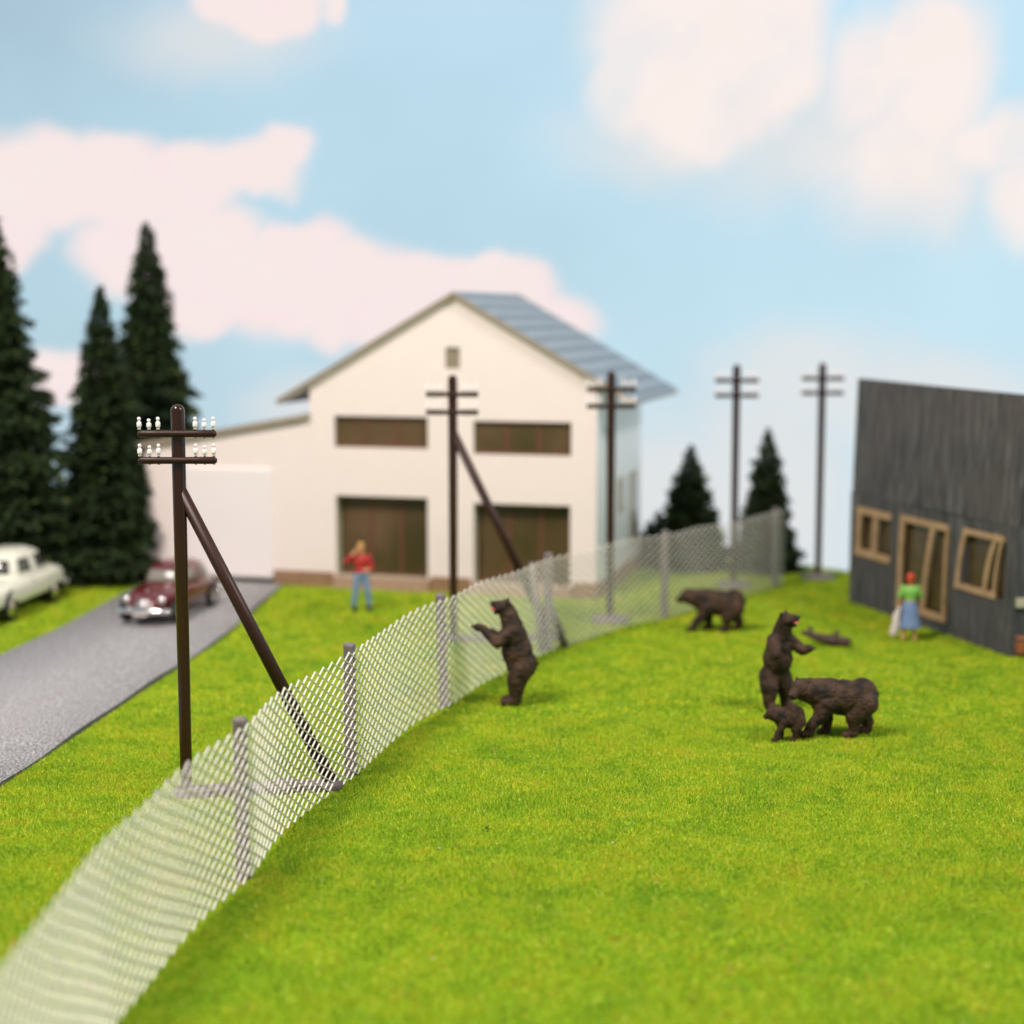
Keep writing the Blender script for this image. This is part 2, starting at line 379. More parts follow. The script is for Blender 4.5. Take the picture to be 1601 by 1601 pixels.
# printed sky backdrop: a curved sheet standing behind the board
def make_sky():
    P = [Vector((x, y + (.25 if i < 5 else .1))) for i, (x, y) in enumerate(BACK)]
    P = [Vector((-36, 30))] + P[0:] + [Vector((25, 16))]
    seg = [0]
    for a, b in zip(P[:-1], P[1:]): seg.append(seg[-1] + (b - a).length)
    NU, NZ = 520, 150
    us = np.linspace(0, seg[-1], NU); xs = np.interp(us, seg, [p.x for p in P]); ys = np.interp(us, seg, [p.y for p in P])
    k = np.ones(15) / 15
    xs = np.convolve(np.pad(xs, 7, 'edge'), k, 'valid'); ys = np.convolve(np.pad(ys, 7, 'edge'), k, 'valid')
    zs = np.linspace(-.8, 24, NZ)
    U, Zz = np.meshgrid(us, zs); X = np.tile(xs, (NZ, 1)); Y = np.tile(ys, (NZ, 1))
    u0 = np.interp(-14, xs[20:-60], us[20:-60]) + 14           # arc length at x = 0 on the straight stretch
    Uc = U - u0
    # print layout, metres on the sheet: (u, z, half width, half height, softness)
    def c(px, py, rx, ry, soft=.24):
        a = (px - 800) * .0206; 
        return (a, 8.22 + (457 - py) * .0206, rx * .0206, ry * .0206, soft)
    left = [c(-40, 300, 140, 92), c(80, 292, 110, 84), c(190, 285, 110, 78), c(300, 285, 100, 68), c(400, 262, 90, 48), c(452, 240, 52, 36),
            c(0, 370, 90, 62), c(225, 395, 110, 62), c(320, 400, 130, 84), c(330, 465, 110, 52), c(490, 392, 78, 62), c(430, 445, 130, 78),
            c(545, 440, 110, 72), c(560, 500, 90, 50), c(650, 462, 120, 62), c(775, 444, 100, 44), c(800, 490, 130, 50), c(90, 580, 75, 42), c(-60, 440, 80, 60),
            c(410, 5, 95, 52, .2), c(445, 35, 60, 42, .2), c(532, 5, 24, 42, .25), c(-300, 300, 160, 110), c(-520, 420, 150, 60)]
    right = [c(1105, 70, 185, 125, .3), c(1215, 70, 100, 110, .35), c(1010, 130, 90, 75, .3), c(1120, 165, 130, 85, .3), c(1220, 140, 80, 80, .3),
             c(1390, 150, 90, 75, .5), c(1480, 130, 90, 75, .3), c(1510, 180, 90, 110, .5), c(1440, 270, 110, 75, .8), c(1610, 262, 95, 42, .5),
             c(1750, 330, 140, 90), c(1950, 200, 160, 90), c(2200, 420, 200, 90)]
    haze = [c(1280, 240, 190, 80, .9), c(1060, 215, 150, 60, .8), c(1480, 300, 150, 70, .9), c(350, 70, 130, 50, .9), c(1300, 590, 170, 80, .5), c(1060, 760, 130, 110, .5), c(1230, 740, 150, 170, .5), c(1500, 620, 200, 90, .5), c(560, 640, 160, 60, .5)]
    wx = (fbm(U * .55, Zz * .55 + 9, 40, 5) - .5) * 1.2; wz = (fbm(U * .55 + 31, Zz * .55, 60, 5) - .5) * 1.3
    def mask(lst):
        m = np.zeros_like(U)
        for (a, z, rx, rz, s) in lst:
            d = np.sqrt(((Uc + wx - a) / rx) ** 2 + ((Zz + wz - z) / rz) ** 2)
            t = np.clip((1 + s - d) / (2 * s), 0, 1); m = np.maximum(m, t * t * (3 - 2 * t))
        return m
    def lin(r, g_, b): return np.array([((v / 255 + .055) / 1.055) ** 2.4 for v in (r, g_, b)])
    h = np.clip((Zz - 0) / 17.5, 0, 1)[..., None]; s = np.clip((Uc + 16) / 32, 0, 1)[..., None]
    base = lin(206, 224, 233) * (1 - h) ** 2 + lin(183, 222, 238) * (2 * h * (1 - h)) + lin(192, 222, 240) * h ** 2
    base = base * (1 - .10 * (1 - s)) + lin(200, 228, 236) * .10 * s * .8
    corner = np.exp(-(((Uc + 16.5) / 4.2) ** 2 + ((Zz - 17.6) / 3.2) ** 2))[..., None]
    base = base * (1 - .13 * corner)
    big = fbm(U * .22, Zz * .3, 77, 4)[..., None]
    base = base * (1 + (big - .5) * .10)
    col = base
    mh = mask(haze)[..., None] * .62; col = col * (1 - mh) + lin(236, 230, 226) * mh
    ml = mask(left)[..., None] * .97; tint = fbm(U * .8, Zz * .8, 91, 4)[..., None]
    col = col * (1 - ml) + (lin(249, 229, 229) * (1 - tint) + lin(250, 236, 232) * tint) * ml
    mr = mask(right)[..., None] * np.clip(.45 + 1.0 * fbm(U * .5 + 7, Zz * .5, 33, 5), .5, .95)[..., None]; col = col * (1 - mr) + (lin(252, 240, 235) * (1 - tint) + lin(253, 238, 232) * tint) * mr
    me = bpy.data.meshes.new('sky')
    V = np.stack([X, Y, Zz], -1).reshape(-1, 3).astype(np.float32)
    idx = np.arange(NU * NZ).reshape(NZ, NU)
    F_ = np.stack([idx[:-1, :-1], idx[:-1, 1:], idx[1:, 1:], idx[1:, :-1]], -1).reshape(-1, 4)
    me.from_pydata(V.tolist(), [], F_.tolist())
    ca = me.color_attributes.new('print', 'FLOAT_COLOR', 'POINT')
    rgba = np.ones((NU * NZ, 4), np.float32); rgba[:, :3] = col.reshape(-1, 3); ca.data.foreach_set('color', rgba.ravel())
    m = bpy.data.materials.new('printed_sky'); m.use_nodes = True; nt = m.node_tree; nt.nodes.clear()
    a = nt.nodes.new('ShaderNodeAttribute'); a.attribute_name = 'print'
    e = nt.nodes.new('ShaderNodeEmission'); o_ = nt.nodes.new('ShaderNodeOutputMaterial'); e.inputs[1].default_value = 1.0  # sheet emits its print colours instead of being lit by the lamps
    nt.links.new(a.outputs['Color'], e.inputs[0]); nt.links.new(e.outputs[0], o_.inputs[0])
    me.materials.append(m)
    o = bpy.data.objects.new('sky', me); COL.objects.link(o); o['kind'] = 'structure'
make_sky()

# ------------------------------------------------------------------ telegraph poles
def insulator(mb_white, mb_pin, x, y, z, tall):
    k = 1.0 if tall else .86
    prof = [(.0, 0), (.024, 0), (.027, .012 * k), (.025, .040 * k), (.035, .044 * k), (.037, .052 * k), (.037, .108 * k), (.034, .114 * k), (.024, .122 * k),
            (.018, .130 * k), (.018, .137 * k), (.025, .150 * k), (.029, .165 * k), (.026, .182 * k), (.015, .194 * k), (.0, .197 * k)]
    mb_white.lathe(prof, (x, y, z + .02), 12)

def make_pole(brace, insul=True):
    t = empty('telegraph_pole')
    H = 6.2; arms = (5.80, 5.385)
    p = MB(); prof = [(.088, 0)]
    for i in range(12): prof.append((.093 + .016 * (i + 1) / 12, (H - .1) * (i + 1) / 12))
    rt = .109
    for i in range(1, 6):
        a = PI / 2 * i / 5; prof.append((rt * math.cos(a), H - .1 + .1 * math.sin(a)))
    p.lathe(prof, (0, 0, .05), 20); p.build('pole_shaft', M['plastic'], t)
    for z in arms:
        a = MB(); r = .058; xs = [-.61, -.60, -.57, -.3, 0, .3, .57, .60, .61]; rr = [.015, .038, r, r * .96, r * .92, r * .97, r, .038, .015]
        vs = []; 
        a.tube([(x, -.10, z) for x in xs], rr, 12)
        for x in (-.58, -.43, -.29, .28, .42, .56): a.ball((x, -.10, z - .056), .015, 8, 6)
        for x in (-.58, -.43, -.29, .28, .42, .56): a.tube([(x, -.10, z + .03), (x, -.10, z + .075)], .016, 8)
        arm = a.build('crossarm', M['plastic_matte'], t)
        if insul:
            for i, x in enumerate((-.58, -.43, -.29, .28, .42, .56)):
                w = MB(); insulator(w, None, x, -.10, z + .045, i % 3 != 1); w.build('insulator', M['insul'], arm)
    if brace:
        bx = 2.3
        b = MB(); b.tube([(-.02, .0, 4.98), (bx, .0, .12)], [.098, .108], 16); b.build('brace', M['plastic_matte'], t)
        r = MB(); r.box((.0, -.20, .0), (bx + .02, .20, .12)); r.lathe([(0, 0), (.2, 0), (.2, .13), (.18, .15), (0, .15)], (0, 0, 0), 18); r.lathe([(0, 0), (.25, 0), (.25, .11), (.23, .13), (0, .13)], (bx - .06, 0, 0), 18)
        r.lathe([(0, 0), (.3, 0), (.3, .11), (.27, .135), (0, .135)], (bx * .66, 0.05, 0), 18)
        r.build('base_rail', M['rail'], t)
    else:
        r = MB(); prof = [(0, 0), (.50, 0), (.52, .03), (.50, .09), (.42, .13), (.2, .16), (.12, .2), (0, .2)]
        r.lathe(prof, (0, 0, 0), 24); r.build('base_plate', M['post'], t)  # grey gloss reflections put into a mottled grey colour
    return t
pg = 'telegraph poles standing in line along the fence'
p1 = make_pole(True); p1.location = (-5.19, 25.81, 0); p1.rotation_euler = (0, 0, R(11))
# crossarms stay square to the viewer: only the brace frame follows the fence
for ch in p1.children:
    if ch.name.startswith('crossarm'): ch.rotation_euler = (0, 0, R(-9))
tag(p1, 'nearest telegraph pole, sharp dark brown, slanted brace and twelve white insulators', 'telegraph pole', pg)
p2 = copy_tree(p1); p2.location = (-1.37, 38.41, 0); p2.rotation_euler = (0, 0, R(5))
tag(p2, 'braced brown telegraph pole in front of the white house, behind the mesh fence', 'telegraph pole', pg)
p3 = make_pole(False); p3.location = (2.44, 40.94, 0)
tag(p3, 'unbraced telegraph pole on a round base beside the right corner of the white house', 'telegraph pole', pg)
p4 = copy_tree(p3); p4.location = (6.24, 46.3, 0)
tag(p4, 'distant telegraph pole standing between the two small conifers behind the fence', 'telegraph pole', pg)
p5 = copy_tree(p3); p5.location = (8.88, 47.7, 0)
tag(p5, 'farthest telegraph pole on a round base, just left of the dark wooden shed', 'telegraph pole', pg)
p3.rotation_euler.z = R(2); p4.rotation_euler.z = R(-1); p5.rotation_euler.z = R(1)

# ------------------------------------------------------------------ fence
POSTS = [(-3.66, 21.88), (-2.69, 26.99), (-1.33, 31.84), (.81, 37.37), (3.84, 41.38), (7.40, 46.22)]
def fence():
    t = empty('wire_mesh_fence', (POSTS[0][0], POSTS[0][1], 0), label='grey diamond mesh fence on six round concrete posts curving away across the lawn', cat='fence')
    ox, oy = POSTS[0]
    base = [(-4.15, 9.0), (-4.38, 12), (-4.46, 14.8), (-4.42, 17.2), (-4.20, 19.2), (-3.93, 20.7)] + POSTS + [(7.75, 46.7)]
    # densify with a bow between posts
    pts = []
    for i in range(len(base) - 1):
        a = Vector(base[i]); b = Vector(base[i + 1]); d = b - a; nrm = Vector((-d.y, d.x)).normalized()
        m = max(2, int(d.length / .3)); bow = {6: .22, 7: .18, 8: .16, 9: .08, 10: .10}.get(i, 0)
        for j in range(m): s_ = j / m; pts.append(a.lerp(b, s_) + nrm * bow * math.sin(PI * s_))
    pts.append(Vector(base[-1]))
    # mild smoothing of the kinks
    for _ in range(2): pts = [pts[0]] + [(pts[i - 1] + pts[i] * 2 + pts[i + 1]) / 4 for i in range(1, len(pts) - 1)] + [pts[-1]]
    off = []   # mesh hangs on the camera side of the posts
    for i, p in enumerate(pts):
        d = (pts[min(i + 1, len(pts) - 1)] - pts[max(i - 1, 0)]).normalized(); off.append(p + Vector((d.y, -d.x)) * .125)
    pts = off
    sl = [0]
    for a, b in zip(pts[:-1], pts[1:]): sl.append(sl[-1] + (b - a).length)
    sl = np.array(sl); PX = np.array([p.x for p in pts]); PY = np.array([p.y for p in pts])
    def at(s): return Vector((np.interp(s, sl, PX), np.interp(s, sl, PY)))
    Hc, Vc = .35, .178; NV = 24        # half cells vertically
    mb = MB(); th = .008
    s = 0; k = 0; wd = .026
    total = sl[-1]; ncol = int(total / (Hc / 2))
    rr = random.Random(3)
    wob = lambda i, j: (0, 0)
    for i in range(ncol - 1):
        a = at(i * Hc / 2); b = at((i + 1) * Hc / 2)
        dirv = (b - a).normalized(); o2 = Vector((dirv.y, -dirv.x, 0)); u = Vector((dirv.x, dirv.y, 0))
        sag = .035 * math.sin(i * .11) + .022 * math.sin(i * .31 + 1)
        for j in range(NV):
            up = (i + j) % 2 == 0
            z0 = .03 + j * Vc / 2 + sag; z1 = z0 + Vc / 2
            if up: q0 = Vector((a.x, a.y, z0)); q1 = Vector((b.x, b.y, z1))
            else: q0 = Vector((a.x, a.y, z1)); q1 = Vector((b.x, b.y, z0))
            sd = (q1 - q0).normalized(); perp = sd.cross(o2); 
            if perp.z < 0: perp = -perp
            ang = R(-29)
            w = o2 * math.cos(ang) + perp * math.sin(ang); nn = sd.cross(w).normalized()
            hw = w * wd / 2; ht = nn * (th if up else th * 2.1) / 2
            if not up: q0 = q0 + o2 * .004; q1 = q1 + o2 * .004
            e = sd * .006
            vs = []
            for q in (q0 - e, q1 + e):
                vs += [q - hw - ht, q + hw - ht, q + hw + ht, q - hw + ht]
            mb.add([v - Vector((ox, oy, 0)) for v in vs], [(0, 1, 2, 3), (7, 6, 5, 4), (0, 4, 5, 1), (1, 5, 6, 2), (2, 6, 7, 3), (3, 7, 4, 0)])
    me = bpy.data.meshes.new('wire_mesh'); me.from_pydata(mb.v, [], mb.f); me.materials.append(M['mesh'])
    o = bpy.data.objects.new('wire_mesh', me); COL.objects.link(o); o.parent = t
    # posts
    def post(x, y, lean=(0, 0)):
        p = MB(); r = .1; H = 2.22
        prof = [(0, 0), (r * 1.02, 0), (r, .02)] + [(r * (1 + .02 * math.sin(i * 1.7)), .02 + i * (H - .06) / 8) for i in range(1, 9)] + [(r * 1.04, H - .02), (r * .98, H + .01), (r * .8, H + .028), (0, H + .035)]
        p.lathe(prof, (0, 0, 0), 18)
        q = p.build('post', M['post'], t); q.location = (x - ox, y - oy, 0); q.rotation_euler = (lean[0], lean[1], rr.random())
        return q
    for i, (x, y) in enumerate(POSTS):
        post(x, y, (rr.uniform(-.01, .01), rr.uniform(-.012, .012) - (.035 if i == 2 else 0)))
    # corner strut and foot brace of the fourth post
    p = MB(); p.tube([(POSTS[3][0] - ox - .12, POSTS[3][1] - oy - .22, .0), (POSTS[3][0] - ox - .36, POSTS[3][1] - oy - .2, 2.06)], [.085, .075], 12)
    p.build('corner_strut', M['post'], t)
    p = MB(); p.tube([(POSTS[3][0] - ox + .06, POSTS[3][1] - oy + .1, 1.05), (POSTS[3][0] - ox + .42, POSTS[3][1] - oy + .25, .02)], [.07, .10], 12)
    p.build('foot_brace', M['post'], t)
fence()

# ------------------------------------------------------------------ walls with real openings
def wall_mesh(mb, x0, x1, H, holes, top=None, th=.18, y=0):
    """wall in the local xz plane, outer face at y, holes [(xa,za,xb,zb)], top(x)->z gable line above H"""
    xs = sorted({x0, x1} | {h[0] for h in holes} | {h[2] for h in holes}); zs = sorted({0, H} | {z for h in holes for z in (h[1], h[3]) if z < H})
    def solid(xa, xb, za, zb):
        cx, cz = (xa + xb) / 2, (za + zb) / 2
        return not any(h[0] < cx < h[2] and h[1] < cz < h[3] for h in holes)
    for a, b in zip(xs[:-1], xs[1:]):
        for c, d in zip(zs[:-1], zs[1:]):
            if solid(a, b, c, d):
                mb.cur = 0
                mb.add([(a, y, c), (b, y, c), (b, y, d), (a, y, d)], [(0, 1, 2, 3)]); mb.add([(a, y + th, c), (b, y + th, c), (b, y + th, d), (a, y + th, d)], [(3, 2, 1, 0)])
    if top:
        gx = sorted(set(xs) | {top[1]}); f = top[0]
        for a, b in zip(gx[:-1], gx[1:]):
            cuts = [(H, H, f(a), f(b))]
            for h in holes:
                if h[0] < (a + b) / 2 < h[2] and h[3] > H: cuts = [(H, H, h[1], h[1]), (h[3], h[3], f(a), f(b))]
            for za, zb, zc, zd in cuts:
                mb.add([(a, y, za), (b, y, zb), (b, y, zd), (a, y, zc)], [(0, 1, 2, 3)]); mb.add([(a, y + th, za), (b, y + th, zb), (b, y + th, zd), (a, y + th, zc)], [(3, 2, 1, 0)])
    for (a, c, b, d) in holes:
        mb.cur = 1
        mb.add([(a, y, c), (b, y, c), (b, y, d), (a, y, d), (a, y + th, c), (b, y + th, c), (b, y + th, d), (a, y + th, d)], [(0, 1, 5, 4), (1, 2, 6, 5), (2, 3, 7, 6), (3, 0, 4, 7)])
    mb.cur = 0
    for xx in (x0, x1): mb.add([(xx, y, 0), (xx, y + th, 0), (xx, y + th, H), (xx, y, H)], [(0, 1, 2, 3)])

# ------------------------------------------------------------------ the white house
def house():
    t = empty('house', (-6.72, 46.55, 0), R(-15.13), label='cream white gabled house with blue-grey roof, two tall doorways and a lower garage wing', cat='house')
    W0, W1, D = 1.14, 9.30, 6.3
    apex = 5.36; slope = .575; zr = 8.10
    f = lambda x: zr - slope * abs(x - apex)
    uw = [(1.86, 3.97, 4.58, 4.84), (5.88, 3.86, 8.60, 4.76)]; dr = [(1.88, .36, 4.56, 2.62), (5.88, .30, 8.58, 2.52)]; vent = (5.10, 6.16, 5.50, 6.74)
    mb = MB(); wall_mesh(mb, W0, W1, 5.7, uw + dr + [vent], (f, apex), .46)
    # side and back walls
    mb.box((W0, .462, 0), (W0 + .18, D, 5.75)); mb.box((W0 + .182, D - .18, 0), (W1 - .182, D, 5.75))
    mb.prism([(W0, 5.752), (W1, 5.752), (apex, zr - .05)], D - .18, D)
    mb.build('wall', [M['housewall'], M['reveal']], t)
    m_ = MB(); m_.box((W1 - .18, .462, 0), (W1, D, 5.75)); m_.box((W1 + .0005, .0, 0), (W1 + .0025, .46, 5.68)); m_.build('side_wall', M['sidewall'], t)
    # garage wing wall: sloping top
    xs0 = -3.95; ez = lambda x: 3.86 + (x - xs0) * (4.76 - 3.86) / (W0 - xs0)
    mb = MB(); gx0, gx1, gz = -2.72, -.02, 3.28
    th = .2
    mb.add([(xs0, 0, 0), (gx0, 0, 0), (gx0, 0, ez(gx0)), (xs0, 0, ez(xs0)), (gx0, 0, gz), (gx1, 0, gz), (gx1, 0, ez(gx1)), (gx1, 0, 0), (W0, 0, 0), (W0, 0, ez(W0))],
           [(0, 1, 4, 2, 3), (4, 5, 6, 2), (7, 8, 9, 6, 5)])
    mb.box((xs0, .002, 0), (xs0 + .16, 5.2, ez(xs0) - .02)); mb.box((xs0 + .162, 5.0, 0), (W0 - .002, 5.2, ez(xs0)))
    mb.cur = 1
    mb.add([(gx0, 0, 0), (gx0, .25, 0), (gx0, .25, gz), (gx0, 0, gz), (gx1, 0, 0), (gx1, .25, 0), (gx1, .25, gz), (gx1, 0, gz)], [(0, 1, 2, 3), (4, 7, 6, 5), (3, 2, 6, 7)])
    mb.build('wing_wall', [M['housewall'], M['reveal']], t)
    g_ = MB(); g_.box((gx0, -.06, .18), (gx1, .10, gz + .06)); g_.build('garage_door', M['garage'], t, bevel=.07)
    # wing roof
    r = MB(); sl = (4.76 - 3.86) / (W0 - xs0)
    a = (xs0 - .5, 3.86 - .5 * sl); b = (W0 - .002, 4.76)
    r.prism([(a[0], a[1] + .02), (b[0], b[1] + .02), (b[0], b[1] + .14), (a[0], a[1] + .14)], -.10, 5.6)
    r.build('wing_roof', M['roof'], t)
    r = MB(); r.prism([(a[0] - .02, a[1] - .02), (b[0], b[1] - .02), (b[0], b[1] + .12), (a[0] - .02, a[1] + .12)], -.14, -.102); r.build('wing_fascia', M['fascia'], t)
    # main roof, two slabs
    ov = .94; y0, y1 = -.16, 6.75; rt = .10
    def slab(sgn):
        xe = (W0 - ov) if sgn < 0 else (W1 + ov + .1)
        ze = f(xe); pr = [(apex, zr + .04), (xe, ze + .04), (xe, ze + .04 + rt), (apex, zr + .04 + rt)]
        m_ = MB(); m_.prism(pr, y0, y1); m_.build('roof', M['roof'], t)
        m_ = MB(); m_.prism([(apex, zr + .05), (xe, ze + .05), (xe, ze + .13), (apex, zr + .13)], y0 - .05, y0 - .003); m_.build('bargeboard', M['fascia'], t)
        m_ = MB(); m_.prism([(apex, zr + .0), (xe + .03 * -sgn, ze + .0), (xe + .03 * -sgn, ze + .037), (apex, zr + .037)], y0, y1); m_.build('soffit', M['housewall'], t)
    slab(-1); slab(1)
    # plinth (butted round the doors) and steps
    for (a_, b_) in ((0.0, 1.80), (4.64, 5.80), (8.66, W1 + .02)):
        m_ = MB(); m_.box((a_, -.05, 0), (b_, -.003, .45)); m_.build('plinth', M['plinth'], t)
    for (a_, c_, b_, d_) in dr:
        m_ = MB(); m_.box((a_ - .06, -.12, 0), (b_ + .06, .24, c_ - .005)); m_.build('door_step', M['step'], t)
    m_ = MB(); m_.box((W1 + .003, -.05, 0), (W1 + .05, D, .45)); m_.build('plinth', M['plinth'], t)
    # doors and windows: recessed panel with mullions
    def opening(kind, h, nm):
        a_, c_, b_, d_ = h
        m_ = MB(); dp = .44 if kind == 'door' else .17; m_.box((a_ + .002, dp - .03, c_ + .002), (b_ - .002, dp, d_ - .002)); q = m_.build(kind, M['panel'], t)
        k = MB()
        for i in range(1, nm): 
            x = a_ + (b_ - a_) * i / nm; k.box((x - .045, dp - .06, c_ + .09), (x + .045, dp - .032, d_ - .09))
        k.box((a_ + .004, dp - .06, d_ - .08), (b_ - .004, dp - .032, d_ - .004)); k.box((a_ + .004, dp - .06, c_ + .004), (b_ - .004, dp - .032, c_ + .08))
        k.build('mullion', M['mullion'], q)
    opening('window', uw[0], 3); opening('window', uw[1], 3); opening('door', dr[0], 3); opening('door', dr[1], 3)
    m_ = MB(); m_.box((vent[0], .10, vent[1]), (vent[2], .14, vent[3])); v = m_.build('vent', M['reveal'], t); v['label'] = 'small square gable vent'
    k = MB()
    for i in range(5): z = vent[1] + .06 + i * .11; k.box((vent[0] + .02, .06, z), (vent[2] - .02, .097, z + .05))
    k.build('louvre', M['fascia'], v)
    # window and door in the right side wall
    for (ya, yb, za, zb, nm) in ((1.3, 2.2, 3.4, 4.6, 'side_window'), (4.6, 5.5, .9, 3.0, 'side_door'), (2.9, 3.6, 2.0, 3.0, 'side_window')):
        m_ = MB(); m_.box((W1 + .003, ya, za), (W1 + .05, yb, zb)); q = m_.build(nm, M['reveal'], t)
        m_ = MB(); m_.box((W1 + .052, ya + .1, za + .1), (W1 + .06, yb - .1, zb - .1)); m_.build('pane', M['carglass_light'], q)
house()

# ------------------------------------------------------------------ dark wooden shed
def shed():
    t = empty('wooden_shed', (8.99, 43.82, 0), R(-73.3), label='dark grey weathered board shed with raw timber window and door frames', cat='shed')
    L = 7.60; H = 5.95; zl = 2.95; D = 5.0
    w1 = (.36, 1.34, 2.16, 2.62); d1 = (2.62, .30, 4.92, 2.66); w2 = (5.52, 1.22, 7.22, 2.68)
    mb = MB(); wall_mesh(mb, .0, L, zl, [w1, d1, w2], None, .14)
    mb.box((L - .14, .142, 0), (L, D, zl)); mb.box((0, .142, 0), (.14, D, zl)); mb.box((.142, D - .14, 0), (L - .142, D, zl))
    mb.build('wall', [M['shed_low'], M['shed_low']], t)
    # tall upper boarding, one bowed sheet leaning slightly inwards
    u = MB(); NX, NZ = 16, 6; yb = lambda x, z: -.012 + .03 * (z - zl) + .03 * math.sin(x * .8 + 1)
    def grid(dy, flip):
        vs = []
        for j in range(NZ + 1):
            for i in range(NX + 1):
                x = .03 + (L - .03) * i / NX; z = zl + .003 + (H - zl - (.08 * i / NX)) * j / NZ
                vs.append((x, yb(x, z) + dy, z))
        fs = [(j * (NX + 1) + i, j * (NX + 1) + i + 1, (j + 1) * (NX + 1) + i + 1, (j + 1) * (NX + 1) + i) for j in range(NZ) for i in range(NX)]
        return vs, fs
    v0, f0 = grid(0, 0); v1, f1 = grid(.12, 1); n0 = len(v0)
    u.add(v0 + v1, f0 + [tuple(k + n0 for k in reversed(q)) for q in f1] +
          [(i, i + 1, i + 1 + n0, i + n0) for i in list(range(NX)) + list(range(NZ * (NX + 1), NZ * (NX + 1) + NX))] +
          [(j * (NX + 1) + c, (j + 1) * (NX + 1) + c, (j + 1) * (NX + 1) + c + n0, j * (NX + 1) + c + n0) for j in range(NZ) for c in (0, NX)])
    u.build('upper_boarding', M['shed_up'], t)
    r = MB(); r.prism([(0.1, 5.5), (L - .05, 5.4), (L - .05, 5.52), (0.1, 5.62)], .30, D * .6 - .02)
    for xx in (.02, L - .12): r.add([(xx, .2, zl + .003), (xx + .1, .2, zl + .003), (xx + .1, D, zl + .003), (xx, D, zl + .003), (xx, .2, 5.48), (xx + .1, .2, 5.48), (xx + .1, D * .6, 5.38), (xx, D * .6, 5.38)], [(0, 3, 2, 1), (4, 5, 6, 7), (0, 1, 5, 4), (1, 2, 6, 5), (2, 3, 7, 6), (3, 0, 4, 7)])
    r.add([(.0, D * .6, 5.6), (L, D * .6, 5.5), (L, D + .3, zl), (0, D + .3, zl), (.0, D * .6 + .02, 5.48), (L, D * .6 + .02, 5.38), (L, D + .2, zl - .1), (0, D + .2, zl - .1)], [(0, 1, 2, 3), (7, 6, 5, 4), (0, 4, 5, 1), (1, 5, 6, 2), (2, 6, 7, 3), (3, 7, 4, 0)])
    r.build('roof', M['shed_up'], t)
    e = MB(); e.add([(-.42, .25, zl - .02), (-.002, .2, zl + .18), (-.002, .9, zl + .18), (-.42, .95, zl - .02), (-.42, .25, zl - .10), (-.002, .2, zl + .06), (-.002, .9, zl + .06), (-.42, .95, zl - .10)], [(0, 1, 2, 3), (7, 6, 5, 4), (0, 4, 5, 1), (1, 5, 6, 2), (2, 6, 7, 3), (3, 7, 4, 0)])
    e.build('eave', M['shedframe'], t)
    def bar(m_, pts, w, y, d=.07):
        """board in the wall plane through (x,z) points"""
        pp = [Vector(p) for p in pts]; top = []; bot = []
        for i, p in enumerate(pp):
            dd = (pp[min(i + 1, len(pp) - 1)] - pp[max(i - 1, 0)]).normalized(); nn = Vector((-dd.y, dd.x)) * w / 2
            top.append(p + nn); bot.append(p - nn)
        for i in range(len(pp) - 1):
            q = [top[i], top[i + 1], bot[i + 1], bot[i]]
            vs = [(a.x, y, a.y) for a in q] + [(a.x, y + d, a.y) for a in q]
            m_.add(vs, [(0, 1, 2, 3), (7, 6, 5, 4), (0, 4, 5, 1), (1, 5, 6, 2), (2, 6, 7, 3), (3, 7, 4, 0)])
    def curve(a, b, bow, n=8):
        a = Vector(a); b = Vector(b); nn = Vector((-(b - a).y, (b - a).x)).normalized()
        return [tuple(a.lerp(b, i / n) + nn * bow * math.sin(PI * i / n * .9)) for i in range(n + 1)]
    def leaf(kind, name, h, w, lean, bow, mull, right=0):
        a, c, b, d = h
        p = MB(); p.box((a - .02, .143, c - .02), (b + .02, .16, d + .02)); q = p.build(kind, M['shedglass'], t)
        k = MB()
        la, lb = a + w / 2, b - w / 2
        bar(k, curve((la - lean, c), (la, d), bow), w, -.02); bar(k, curve((mull[0], c), (mull[1], d), bow * 1.4), w * .9, -.03)
        if right: bar(k, curve((lb - lean, c), (lb, d), bow), right, -.02)
        bar(k, [(a - lean * .9, c + w * .4), (b - lean * .9, c + w * .4)], w * .85, -.045); bar(k, [(a + .02, d - w * .4), (b - .02, d - w * .4)], w * .8, -.042)
        k.build('frame', M['shedframe'], q)
        return q
    leaf('window', '', w1, .22, .05, .0, (1.30, 1.36), 0)
    leaf('door', '', d1, .20, .10, .05, (3.72, 4.22), .10)
    leaf('window', '', w2, .17, .34, .07, (6.42, 6.92), .09)
    # end wall facing the viewer, with a pale sill board
    m_ = MB(); m_.box((L + .003, .05, 1.15), (L + .10, 1.2, 1.35)); m_.build('sill_board', M['reveal'], t)
shed()
# brown block at the shed corner
b = empty('wooden_barrel', (11.42, 36.62, 0), label='small rusty brown barrel standing at the near corner of the dark shed', cat='barrel')
m_ = MB(); m_.lathe([(0, 0), (.15, 0), (.165, .1), (.18, .25), (.165, .42), (.15, .5), (.13, .5), (.13, .46), (0, .46)], (0, 0, 0), 18); m_.build('barrel_body', M['rust'], b)
for z in (.08, .40): m_ = MB(); m_.lathe([(.165, z), (.174, z), (.174, z + .03), (.165, z + .03)], (0, 0, 0), 18); m_.build('hoop', M['darkspeck'], b)

